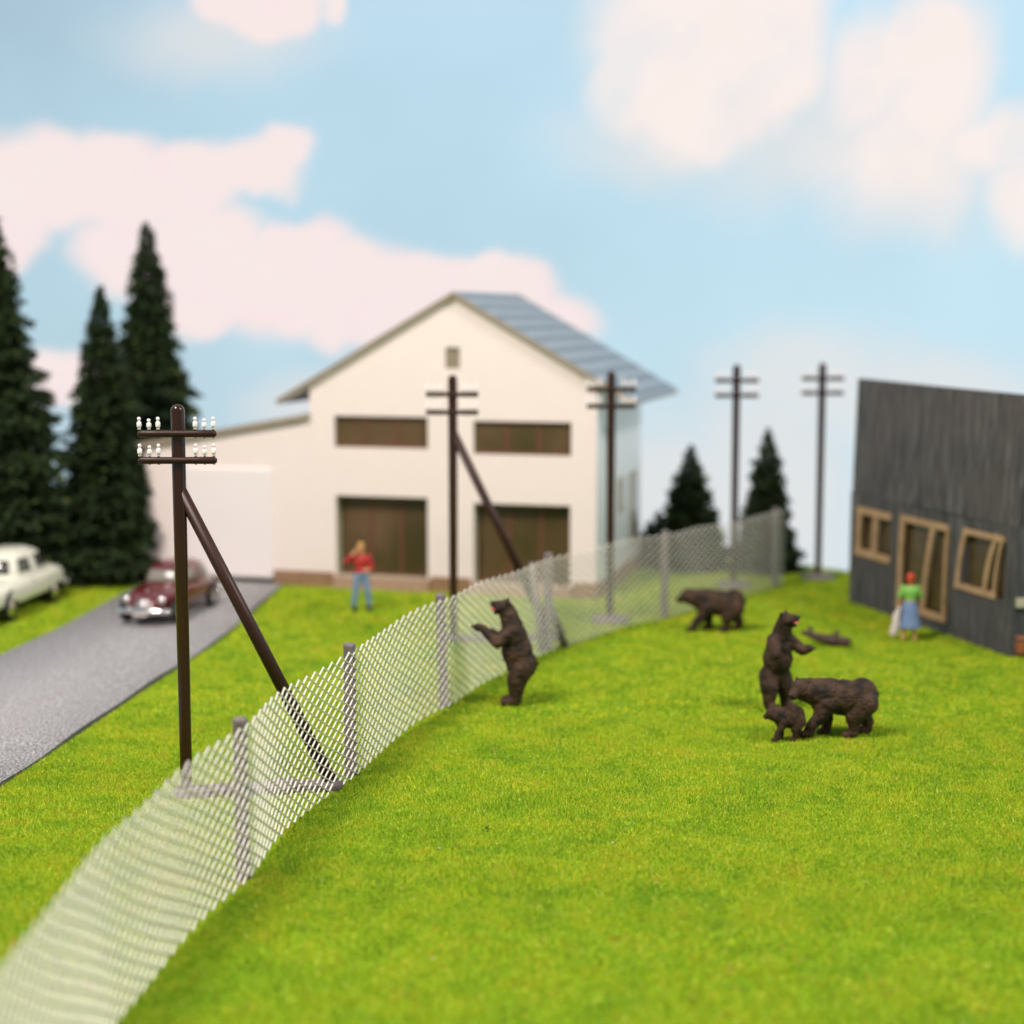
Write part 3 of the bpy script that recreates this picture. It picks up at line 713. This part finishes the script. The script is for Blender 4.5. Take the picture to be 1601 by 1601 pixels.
# ------------------------------------------------------------------ conifers
def conifer(x, y, H, Rb, label, seed, base=.25, droop=.35, name='fir_tree', dens=1.0, shape=.68):
    rr = np.random.default_rng(seed)
    t = empty(name, (x, y, 0), label=label, cat='tree', group='model fir trees around the lawn')
    m_ = MB(); m_.tube([(0, 0, 0), (0.02, 0, H * .5), (0, 0, H * .96)], [H * .018 + .04, H * .012, .01], 10); m_.build('trunk', M['trunk'], t)
    V = []; Tn = []
    nl = int(H * 5.5)
    for l in range(nl):
        f = l / (nl - 1); z = base + (H - base - .15) * f
        rad = Rb * (1 - f) ** shape * (1 + .16 * math.sin(l * 2.1) + .08 * rr.standard_normal()) + .05
        nb = max(5, int((9 + 16 * (1 - f)) * dens)); off = rr.random() * 6.28
        for k in range(nb):
            az = off + 2 * PI * k / nb + rr.normal() * .18; L = rad * rr.uniform(.72, 1.15)
            ns = max(6, int(L * 42 * dens)); 
            s = np.sqrt(rr.random(ns)) ; r_ = L * s
            zz = z - droop * r_ * (.6 + .5 * r_ / max(L, .1)) + .12 * L * s * s + rr.normal(0, .07, ns)
            a2 = az + rr.normal(0, .11, ns) / np.maximum(s, .25)
            cx = r_ * np.cos(a2); cy = r_ * np.sin(a2)
            for q in range(ns):
                # a twig tuft: two crossed needle fans
                d = Vector((math.cos(a2[q]) + rr.normal() * .45, math.sin(a2[q]) + rr.normal() * .45, -.25 + rr.normal() * .4)).normalized()
                sz = rr.uniform(.13, .26) * (.7 + .4 * (1 - f)); wv = d.cross(Vector((rr.normal(), rr.normal(), rr.normal()))).normalized() * sz * .42
                c0 = Vector((cx[q], cy[q], zz[q]))
                V += [c0 - wv, c0 + wv, c0 + d * sz]
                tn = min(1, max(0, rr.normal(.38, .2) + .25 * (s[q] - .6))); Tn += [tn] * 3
    # leader
    for q in range(60):
        c0 = Vector((rr.normal(0, .03), rr.normal(0, .03), H - rr.random() * .55)); d = Vector((rr.normal() * .5, rr.normal() * .5, .8)).normalized(); wv = d.cross(Vector((rr.normal(), rr.normal(), 0))).normalized() * .03
        V += [c0 - wv, c0 + wv, c0 + d * .12]; Tn += [.5] * 3
    me = bpy.data.meshes.new('crown'); n_ = len(V) // 3
    me.from_pydata([tuple(v) for v in V], [], [(3 * i, 3 * i + 1, 3 * i + 2) for i in range(n_)])
    at = me.attributes.new('tone', 'FLOAT', 'POINT'); at.data.foreach_set('value', np.array(Tn, np.float32)); me.materials.append(M['needles'])
    o = bpy.data.objects.new('crown', me); COL.objects.link(o); o.parent = t
conifer(-14.5, 46.2, 11.1, 2.2, 'tall dark fir tree cut by the left edge of the photo, behind the cream car', 1)
conifer(-11.65, 47.4, 8.4, 1.45, 'middle-height dark fir tree, second from the left, right behind the cream car', 2, shape=.75)
conifer(-11.15, 51.4, 10.4, 1.6, 'tallest slender dark fir tree immediately left of the garage wing', 3, base=.8)
conifer(5.35, 49.6, 3.7, 1.0, 'small dark fir tree nearest the white house behind the fence', 5, base=.1)
conifer(7.6, 49.2, 4.2, .85, 'small dark fir tree between the two far telegraph poles, the taller of the small pair', 6, base=.1)
conifer(4.5, 50.6, 1.6, 1.1, 'lowest dark fir bush beside the right wall of the white house', 8, base=.05)

# ------------------------------------------------------------------ bears
def walking_bear(s=1.0, turn=0.0, seed=0, cub=False):
    t = empty('bear')
    hz = .0
    hd = Vector((.80, 0, .86))
    yaw = turn
    def hp(x, y, z): # head-local to body
        v = Matrix.Rotation(yaw, 3, 'Z') @ Vector((x, y, z)); return (hd.x - .06 + v.x, hd.y + v.y, hd.z + v.z)
    p = [('e', (-.38, 0, .75), (.30, .27, .33)), ('e', (-.05, 0, .72), (.46, .29, .335)), ('e', (.30, 0, .75), (.30, .27, .34)), ('e', (.24, 0, .94), (.26, .15, .15)),
         ('c', [((.40, 0, .82), .27), (hp(-.10, 0, .0), .22), (hp(.03, 0, .03), .18)]),
         ('e', hp(.04, 0, .05), (.175, .175, .16)), ('c', [(hp(.10, 0, .0), .13), (hp(.235, 0, -.045), .088)]), ('e', hp(.14, 0, -.08), (.13, .075, .045)),
         ('e', hp(-.03, .13, .17), (.04, .055, .06)), ('e', hp(-.03, -.13, .17), (.04, .055, .06)),
         ('e', (-.66, 0, .76), (.045, .035, .09)),
         ]
    # hind legs: knee forward, hock back
    def hind(y, fwd):
        return ('c', [((-.42, y * .8, .64), .24), ((-.38 + fwd * .6, y, .42), .18), ((-.48 + fwd, y, .22), .105), ((-.46 + fwd, y, .09), .095), ((-.32 + fwd, y, .06), .075)])
    def fore(y, fwd, lift=0):
        return ('c', [((.30, y * .85, .64), .20), ((.27 + fwd * .5, y, .40), .135), ((.29 + fwd, y, .2 + lift), .10), ((.30 + fwd, y, .075 + lift), .085), ((.42 + fwd, y, .055 + lift), .075)])
    p += [hind(.15, .27), hind(-.15, -.08), fore(.14, .30, .03), fore(-.15, -.08)]
    blob('bear_body', p, M['bear'], t, .018, 3, .035)
    n_ = MB(); n_.ball(hp(.315, 0, -.03), (.03, .035, .025)); n_.build('nose', M['nose'], t)
    for s_ in (-1, 1):
        e = MB(); e.ball(hp(.165, s_ * .085, .085), .018, 8, 6); e.build('eye', M['nose'], t)
    t.scale = (s, s, s)
    return t

def standing_bear(spread=.13, hip=1.0, armL=(.66, .10, 1.56), armR=(.50, -.22, 1.42), turn=0.0, up=.1):
    t = empty('bear')
    hd = Vector((.17, 0, 1.93))
    def hp(x, y, z):
        v = Matrix.Rotation(turn, 3, 'Z') @ (Matrix.Rotation(-up, 3, 'Y') @ Vector((x, y, z))); return (hd.x + v.x, hd.y + v.y, hd.z + v.z)
    p = [('e', (-.17 + .1 * (1 - hip), 0, .82), (.31 * hip, .32 * hip, .32)), ('e', (-.08, 0, 1.08), (.31, .31, .36)), ('e', (-.03, 0, 1.36), (.26, .30, .30)), ('e', (.02, 0, 1.56), (.2, .25, .2)),
         ('c', [((.02, 0, 1.60), .21), ((.09, 0, 1.80), .185), ((.13, 0, 1.90), .165)]),
         ('e', hp(0, 0, .02), (.175, .165, .15)),
         ('c', [(hp(.08, 0, .04), .105), (hp(.215, 0, .055), .070)]),        # upper jaw
         ('c', [(hp(.06, 0, -.05), .075), (hp(.17, 0, -.105), .045)]),     # open lower jaw
         ('e', hp(-.06, .135, .135), (.035, .055, .06)), ('e', hp(-.06, -.135, .135), (.035, .055, .06)),
         ('e', (-.48, 0, .84), (.03, .04, .05))]
    for s_, (hx, hy, hz) in ((1, armL), (-1, armR)):
        el = ((.22 + hx * .12), s_ * (.24 if hip == 1 else .31) + hy * .1, 1.28)
        p.append(('c', [((.0, s_ * .19, 1.50), .15), (el, .115), ((hx * .9, hy, hz - .01), .085), ((hx + .03, hy, hz), .08)]))
        for f_ in (-1, 0, 1): p.append(('c', [((hx + .06, hy + f_ * .04, hz), .032), ((hx + .14, hy + f_ * .045, hz + .02), .022)]))
    for s_ in (1, -1):
        y = s_ * spread
        p.append(('c', [((-.16, y * .9, .74), .25 * hip), ((-.08, y * 1.1, .50), .20), ((-.06, y * 1.15, .26), .14), ((-.05, y * 1.15, .10), .11), ((.17, y * 1.3, .07), .085)]))
    blob('bear_body', p, M['bear'], t, .018, 3, .035)
    n_ = MB(); n_.ball(hp(.275, 0, .085), (.028, .035, .025)); n_.build('nose', M['nose'], t)
    g_ = MB(); g_.ball(hp(.17, 0, -.035), (.105, .052, .035)); g_.build('tongue', M['tongue'], t)
    for s_ in (-1, 1):
        e = MB(); e.ball(hp(.13, s_ * .085, .10), .018, 8, 6); e.build('eye', M['nose'], t)
    return t
bg = 'brown bears on the lawn'
b1 = standing_bear(.11); b1.location = (.02, 32.05, 0); b1.rotation_euler.z = R(178)
tag(b1, 'bear standing upright beside the mesh fence, facing left with paws raised', 'bear', bg)
b2 = standing_bear(.19, .82, (.42, .40, 1.34), (.20, -.26, 1.24), .55, .05); b2.location = (5.19, 31.6, 0); b2.rotation_euler.z = R(-58); b2.scale = (.93, .95, .93)
tag(b2, 'upright bear facing right with tongue out, behind the walking bear and cub', 'bear', bg)
b4 = walking_bear(1.0, R(38)); b4.location = (5.98, 29.6, 0); b4.rotation_euler.z = R(184)
tag(b4, 'large bear walking left, just in front of the upright bear with its tongue out', 'bear', bg)
b3 = walking_bear(.97, R(10)); b3.location = (4.98, 39.62, 0); b3.rotation_euler.z = R(178)
tag(b3, 'brown bear walking left alone along the fence in the background', 'bear', bg)
b5 = walking_bear(.60, R(-5)); b5.location = (4.98, 29.28, 0); b5.rotation_euler.z = R(196); b5.scale = (.46, .52, .58)
tag(b5, 'small bear cub walking left beside the big walking bear', 'bear cub', bg)

# fallen log
t = empty('fallen_log', (7.24, 37.75, 0), R(-8), label='dark brown branching log lying on the grass between the upright bear and the shed', cat='log')
blob('log_trunk', [('c', [((-.52, 0, .34), .05), ((-.2, 0, .22), .10), ((.2, 0, .15), .13), ((.46, 0, .13), .12)]), ('c', [((-.33, 0, .28), .06), ((-.36, .02, .46), .045)]), ('c', [((.22, 0, .24), .07), ((.26, .02, .38), .05)])], M['log'], t, .02, 2, .04)
m_ = MB(); m_.lathe([(0, 0), (.085, 0)], (.585, 0, .13), 12, (1, 0, 0)); m_.build('cut_end', M['log'], t)

# ------------------------------------------------------------------ people
def hand(p, base, d, side):
    base = Vector(base); d = Vector(d).normalized(); s = Vector(side).normalized()
    out = [('e', tuple(base + d * .04), (.035, .035, .045))]
    for i, l in enumerate((.055, .065, .06, .045)):
        b_ = base + d * .07 + s * (i - 1.5) * .02; out.append(('c', [(tuple(b_), .0105), (tuple(b_ + d * l * .6), .0095), (tuple(b_ + d * l + Vector((0, 0, -.012))), .008)]))
    out.append(('c', [(tuple(base + d * .02 + s * .035), .012), (tuple(base + d * .05 + s * .062), .0095)]))
    p += out
def person_man():
    t = empty('person', (-3.88, 42.3, 0), R(-78), label='blond person in red shirt and jeans, one hand raised to the face', cat='person')
    # local: +x forward, +y = their left
    p = [('e', (0, 0, 1.68), (.095, .075, .115)), ('c', [((0, 0, 1.58), .055), ((-.01, 0, 1.44), .065)]), ('e', (.095, 0, 1.67), (.018, .014, .02)),
         ('e', (0, .078, 1.67), (.018, .012, .028)), ('e', (0, -.078, 1.67), (.018, .012, .028)),
         ('e', (0, 0, 1.28), (.10, .17, .2)), ('e', (0, 0, 1.0), (.10, .15, .14)),
         ('c', [((0, -.19, 1.43), .06), ((.06, -.40, 1.33), .048), ((.13, -.16, 1.60), .033)]), ('c', [((0, .19, 1.43), .06), ((-.02, .27, 1.16), .048), ((.2, .12, 1.10), .034)]),
         ('c', [((0, -.09, .95), .09), ((.02, -.15, .52), .062), ((-.01, -.19, .10), .045)]), ('c', [((0, .09, .95), .09), ((.03, .16, .52), .062), ((0, .20, .10), .045)])]
    hand(p, (.13, -.16, 1.60), (.05, .6, .75), (1, 0, 0)); hand(p, (.2, .12, 1.10), (.4, -.8, .1), (0, 0, 1))
    blob('body', p, M['skin'], t, .012, 2)
    blob('shirt', [('e', (0, 0, 1.30), (.13, .20, .21)), ('e', (0, 0, 1.08), (.125, .175, .13)), ('c', [((0, -.18, 1.43), .075), ((.06, -.40, 1.33), .065), ((.10, -.27, 1.48), .05)]),
                   ('c', [((0, .18, 1.43), .075), ((-.02, .28, 1.16), .065), ((.10, .2, 1.12), .05)])], M['red_shirt'], t, .014, 2)
    blob('trousers', [('e', (0, 0, .97), (.125, .165, .12)), ('c', [((0, -.09, .93), .11), ((.02, -.15, .52), .08), ((-.01, -.19, .2), .07)]), ('c', [((0, .09, .93), .11), ((.03, .16, .52), .08), ((0, .20, .2), .07)])], M['jeans'], t, .014, 2)
    for y in (-.19, .20): blob('boot', [('c', [((-.01, y, .24), .065), ((-.01, y, .08), .065), ((.14, y, .05), .05)])], M['boots'], t, .014, 1)
    blob('hair', [('e', (-.025, 0, 1.715), (.11, .10, .11)), ('e', (-.06, 0, 1.62), (.07, .10, .11)), ('e', (.05, 0, 1.77), (.06, .07, .04))], M['blond'], t, .014, 2)
    for s_ in (-1, 1):
        e = MB(); e.ball((.088, s_ * .03, 1.69), .01, 8, 6); e.build('eye', M['nose'], t)
    e = MB(); e.box((.087, -.022, 1.622), (.096, .022, 1.632)); e.build('mouth', M['tongue'], t)
person_man()
def person_woman():
    t = empty('person', (9.33, 38.45, 0), R(72), label='person with a red headscarf, green top and blue skirt by the shed door', cat='person')
    p = [('e', (0, 0, 1.50), (.09, .075, .105)), ('c', [((0, 0, 1.42), .05), ((-.01, 0, 1.29), .06)]), ('e', (.088, 0, 1.49), (.016, .013, .018)),
         ('e', (0, 0, 1.16), (.09, .15, .17)), ('e', (0, 0, .90), (.10, .14, .14)),
         ('c', [((0, .17, 1.28), .052), ((-.02, .24, 1.03), .042), ((.06, .26, .82), .03)]), ('c', [((0, -.17, 1.28), .052), ((.06, -.25, 1.08), .042), ((.27, -.17, 1.20), .03)]),
         ('c', [((0, -.08, .85), .08), ((.02, -.11, .45), .055), ((-.03, -.13, .06), .04), ((.10, -.13, .04), .035)]), ('c', [((0, .08, .85), .08), ((-.02, .11, .45), .055), ((-.08, .14, .06), .04), ((.05, .14, .04), .035)])]
    hand(p, (.06, .26, .82), (.2, .05, -1), (1, 0, 0)); hand(p, (.27, -.17, 1.20), (1, .1, .2), (0, 0, 1))
    blob('body', p, M['skin'], t, .012, 2)
    blob('top', [('e', (0, 0, 1.17), (.115, .175, .17)), ('e', (0, 0, 1.02), (.10, .145, .10)), ('c', [((0, .16, 1.28), .066), ((-.02, .24, 1.06), .056)]), ('c', [((0, -.16, 1.28), .066), ((.06, -.25, 1.08), .056), ((.16, -.21, 1.14), .045)])], M['green_top'], t, .014, 2)
    k = MB(); prof = [(.14, .96), (.17, .88), (.20, .7), (.24, .5), (.28, .36), (.285, .34), (.26, .34)]
    k.lathe(prof, (0, 0, 0), 22); o = k.build('skirt', M['skirt'], t); o.scale = (.85, 1.0, 1)
    blob('hair', [('e', (-.02, 0, 1.53), (.11, .10, .105)), ('e', (-.05, 0, 1.45), (.08, .09, .08))], M['redhair'], t, .014, 2)
    for s_ in (-1, 1):
        e = MB(); e.ball((.082, s_ * .028, 1.515), .009, 8, 6); e.build('eye', M['nose'], t)
    c = empty('white_cloth', (9.33 - .31, 38.45 - .05, 0), label='white cloth hanging from the hand of the person in the blue skirt', cat='cloth')
    blob('cloth_sheet', [('c', [((.04, 0, .80), .04), ((-.01, 0, .55), .065), ((-.07, 0, .28), .085), ((-.08, 0, .2), .085)]), ('e', (-.02, 0, .45), (.09, .05, .3))], M['cloth'], c, .014, 2)
person_woman()

# ------------------------------------------------------------------ cars
def sell(a, p):
    c, s = math.cos(a), math.sin(a); return math.copysign(abs(c) ** p, c), math.copysign(abs(s) ** p, s)
def car(paint, glass, L=4.4, W=1.68, roofx=(-1.35, .85), beetle=False, two_tone=None):
    t = empty('parked_car'); hw = W / 2
    # lower body: cross-sections along x (front = +x)
    if beetle:
        sec = [(-2.05, .42, .42, .62), (-1.95, .62, .33, .74), (-1.6, .76, .27, .92), (-1.0, .80, .25, 1.0), (0, .80, .25, .98), (.6, .79, .25, .96), (1.1, .72, .27, .95), (1.6, .60, .30, .86), (1.9, .46, .34, .74), (2.02, .3, .42, .62)]
    else:
        sec = [(-2.2, .60, .42, .70), (-2.12, .76, .34, .84), (-1.8, .82, .28, .94), (-1.2, .84, .25, .98), (0, .84, .25, .96), (.8, .84, .25, .96), (1.4, .82, .26, .94), (1.9, .80, .30, .88), (2.12, .74, .36, .78), (2.2, .6, .44, .68)]
    n_ = 28; vs = []; fs = []
    for (x, w, z0, z1) in sec:
        for j in range(n_):
            c_, s_ = sell(2 * PI * j / n_, .55); vs.append((x, c_ * w * hw / .84, (z0 + z1) / 2 + s_ * (z1 - z0) / 2))
    k = len(sec)
    for i in range(k - 1):
        for j in range(n_): fs.append((i * n_ + j, i * n_ + (j + 1) % n_, (i + 1) * n_ + (j + 1) % n_, (i + 1) * n_ + j))
    fs += [tuple(range(n_ - 1, -1, -1)), tuple(range((k - 1) * n_, k * n_))]
    b = MB(); b.add(vs, fs, True)
    body = b.build('body', paint, t); sb = body.modifiers.new('s', 'SUBSURF'); sb.levels = 1; sb.render_levels = 2
    # cabin surface
    xr, xf = roofx; cx = (xr + xf) / 2
    def cab(a, z, o=0):
        f = max(0, min(1, (z - .88) / .62)); sh = 1 - .30 * f ** 1.6
        if f > .8: sh -= (f - .8) * 1.1
        c_, s_ = sell(a, .62)
        lx = (xf - xr) / 2 * (1 - .28 * f ** 1.4 - (max(0, f - .8) * 1.4)); return (cx + c_ * (lx + o) + .02 * f, s_ * (hw * .86 * sh + o), z)
    c = MB(); zs = [.86, 1.0, 1.12, 1.24, 1.35, 1.42, 1.47, 1.50]; vs = []; fs = []; nn = 40
    for z in zs:
        for j in range(nn): vs.append(cab(2 * PI * j / nn, z))
    for i in range(len(zs) - 1):
        for j in range(nn): fs.append((i * nn + j, i * nn + (j + 1) % nn, (i + 1) * nn + (j + 1) % nn, (i + 1) * nn + j))
    fs.append(tuple(range((len(zs) - 1) * nn, len(zs) * nn))); c.add(vs, fs, True); c.build('roof', paint, t)
    def pane(name, a0, a1, z0=1.02, z1=1.33):
        p = MB(); vs = []; m1, m2 = 8, 4
        for i in range(m2 + 1):
            for j in range(m1 + 1): vs.append(cab(a0 + (a1 - a0) * j / m1, z0 + (z1 - z0) * i / m2, .012))
        p.add(vs, [(i * (m1 + 1) + j, i * (m1 + 1) + j + 1, (i + 1) * (m1 + 1) + j + 1, (i + 1) * (m1 + 1) + j) for i in range(m2) for j in range(m1)], True)
        o = p.build(name, glass, t); so = o.modifiers.new('t', 'SOLIDIFY'); so.thickness = .01
    pane('windscreen', -.62, .62); pane('rear_window', PI - .55, PI + .55, 1.06, 1.3)
    for s_ in (1, -1):
        pane('side_window', s_ * 1.02, s_ * 1.50); pane('side_window', s_ * 1.60, s_ * 2.1)
        w0 = hw * .95
        for x in (-1.32, 1.32):
            a = MB(); a.lathe([(0, -.09), (.20, -.09), (.30, -.07), (.325, 0), (.30, .07), (.20, .09), (0, .09)], (x, s_ * (w0 - .07), .325), 24, (0, 1, 0)); wh = a.build('wheel', M['tyre'], t)
            a = MB(); a.lathe([(0, .115), (.05, .118), (.08, .10), (.16, .105), (.19, .088)] if s_ > 0 else [(0, -.115), (.05, -.118), (.08, -.10), (.16, -.105), (.19, -.088)], (x, s_ * (w0 - .07), .325), 20, (0, 1, 0)); a.build('hubcap', M['chrome'], wh)
            a = MB(); a.lathe([(0, 0), (.37, 0), (.37, .012), (0, .012)], (x, s_ * (hw - .035), .37), 22, (0, s_, 0)); a.build('wheel_arch_shade', M['tyre'], t)  # dark disc stands in for the shade inside the arch
        h = MB(); hx = 1.86 if beetle else 2.13; hy = .52 if beetle else .60; h.ball((hx, s_ * hy, .70), (.08, .115, .115), 16, 12); h.build('headlight', M['chrome'], t)
        h = MB(); h.ball((-2.12, s_ * .62, .66), (.05, .06, .09), 12, 8); h.build('tail_light', M['mullion'], t)
        d = MB(); d.box((.02, s_ * (hw - .005) - .01, .80), (.16, s_ * (hw - .005) + .012, .83)); d.build('door_handle', M['chrome'], t)
    for x0, sg in ((2.22 if not beetle else 2.10, 1), (-2.24 if not beetle else -2.12, -1)):
        u = MB(); pts = []
        for i in range(13):
            y = -hw * .98 + 2 * hw * .98 * i / 12; pts.append((x0 - sg * .16 * (abs(y) / hw) ** 3, y, .42))
        u.tube(pts, [.06] + [.08] * 11 + [.06], 10)
        for y in (-.3, .3): u.ball((x0 + sg * .04, y, .47), (.04, .045, .1), 10, 8)
        u.build('bumper', M['chrome'], t)
    gr = MB()
    if beetle:
        for i in range(6): gr.tube([(1.98 - i * .01, -.32 + .03 * i, .54 + i * .035), (2.04 - i * .012, 0, .54 + i * .035), (1.98 - i * .01, .32 - .03 * i, .54 + i * .035)], .018, 8)
    else:
        for i in range(4): gr.tube([(2.16, -.42, .50 + i * .05), (2.21, 0, .50 + i * .05), (2.16, .42, .50 + i * .05)], .014, 8)
    gr.build('grille', M['chrome'], t)
    em = MB(); em.ball((1.62 if beetle else 2.0, 0, .93 if beetle else .90), (.05, .04, .03), 10, 8); em.build('badge', M['chrome'], t)
    pl = MB(); pl.box((-.02, -.2, 0), (.02, .2, .1)); q = pl.build('number_plate', M['cloth'], t); q.location = ((2.24 if not beetle else 2.14), 0, .30)
    return t
wc = car(M['white_paint'], M['carglass'], roofx=(-1.55, .85)); wc.location = (-13.15, 42.3, 0.02); wc.rotation_euler.z = R(-90 - 6.5); wc.scale = (1.07,) * 3
tag(wc, 'cream white rounded saloon car parked on the grass at the left edge', 'car', 'parked vintage cars')
rc = car(M['red_paint'], M['carglass_light'], roofx=(-1.7, .65), beetle=True); rc.location = (-8.66, 41.6, T + .01); rc.rotation_euler.z = R(-90 - 11); rc.scale = (.88,) * 3
tag(rc, 'glossy maroon vintage car with chrome bumper parked on the grey drive', 'car', 'parked vintage cars')

sp = MB(); rs = random.Random(5)
for i in range(16):
    y = rs.uniform(18, 33); x = rs.uniform(-.2, .3) * y; k = rs.uniform(.006, .014)
    sp.cur = 0 if rs.random() < .6 else 1; sp.ball((x, y, .05), (k * rs.uniform(1, 2), k, k * .7), 7, 5)
sp.cur = 1
for i in range(7): sp.ball((-.38 + rs.gauss(0, .03), 24.0 + rs.gauss(0, .06), .04 + rs.random() * .02), .013, 6, 5)
tag(sp.build('debris', [M['speck'], M['darkspeck']]), 'tiny pale and dark crumbs scattered on the lawn', 'debris', kind='stuff')

# ------------------------------------------------------------------ light, camera
w = bpy.data.worlds.new('World'); S.world = w; w.use_nodes = True
w.node_tree.nodes['Background'].inputs[0].default_value = (.84, .95, 1.0, 1); w.node_tree.nodes['Background'].inputs[1].default_value = .36
def area(name, loc, target, size, power, col):
    l = bpy.data.lights.new(name, 'AREA'); l.shape = 'RECTANGLE'; l.size, l.size_y = size; l.energy = power; l.color = col
    o = bpy.data.objects.new(name, l); COL.objects.link(o); o.location = loc
    o.rotation_euler = (Vector(target) - Vector(loc)).to_track_quat('-Z', 'Y').to_euler(); return o
area('ceiling_lamp', (-20, 12, 40), (0, 44, 0), (14, 9), 27000, (1, .91, .85))
area('ceiling_lamp', (30, 14, 36), (4, 42, 0), (12, 9), 15500, (1, .94, .89))

cam = bpy.data.cameras.new('camera'); co = bpy.data.objects.new('camera', cam); COL.objects.link(co); S.camera = co
F = 2600 / 1601; cam.sensor_width = 36; cam.lens = 36 * F; cam.clip_end = 400; cam.clip_start = .1
co.location = (0, 0, CAMH); co.rotation_euler = (PI / 2 - math.atan(310.5 / 2600), 0, 0)
cam.dof.use_dof = True; cam.dof.focus_distance = 26.4; cam.dof.aperture_fstop = (cam.lens / 1000) / .32; cam.dof.aperture_blades = 0
S.view_settings.view_transform = 'Standard'; S.view_settings.look = 'None'; S.view_settings.exposure = 0; S.view_settings.gamma = 1
S.render.engine = 'CYCLES'
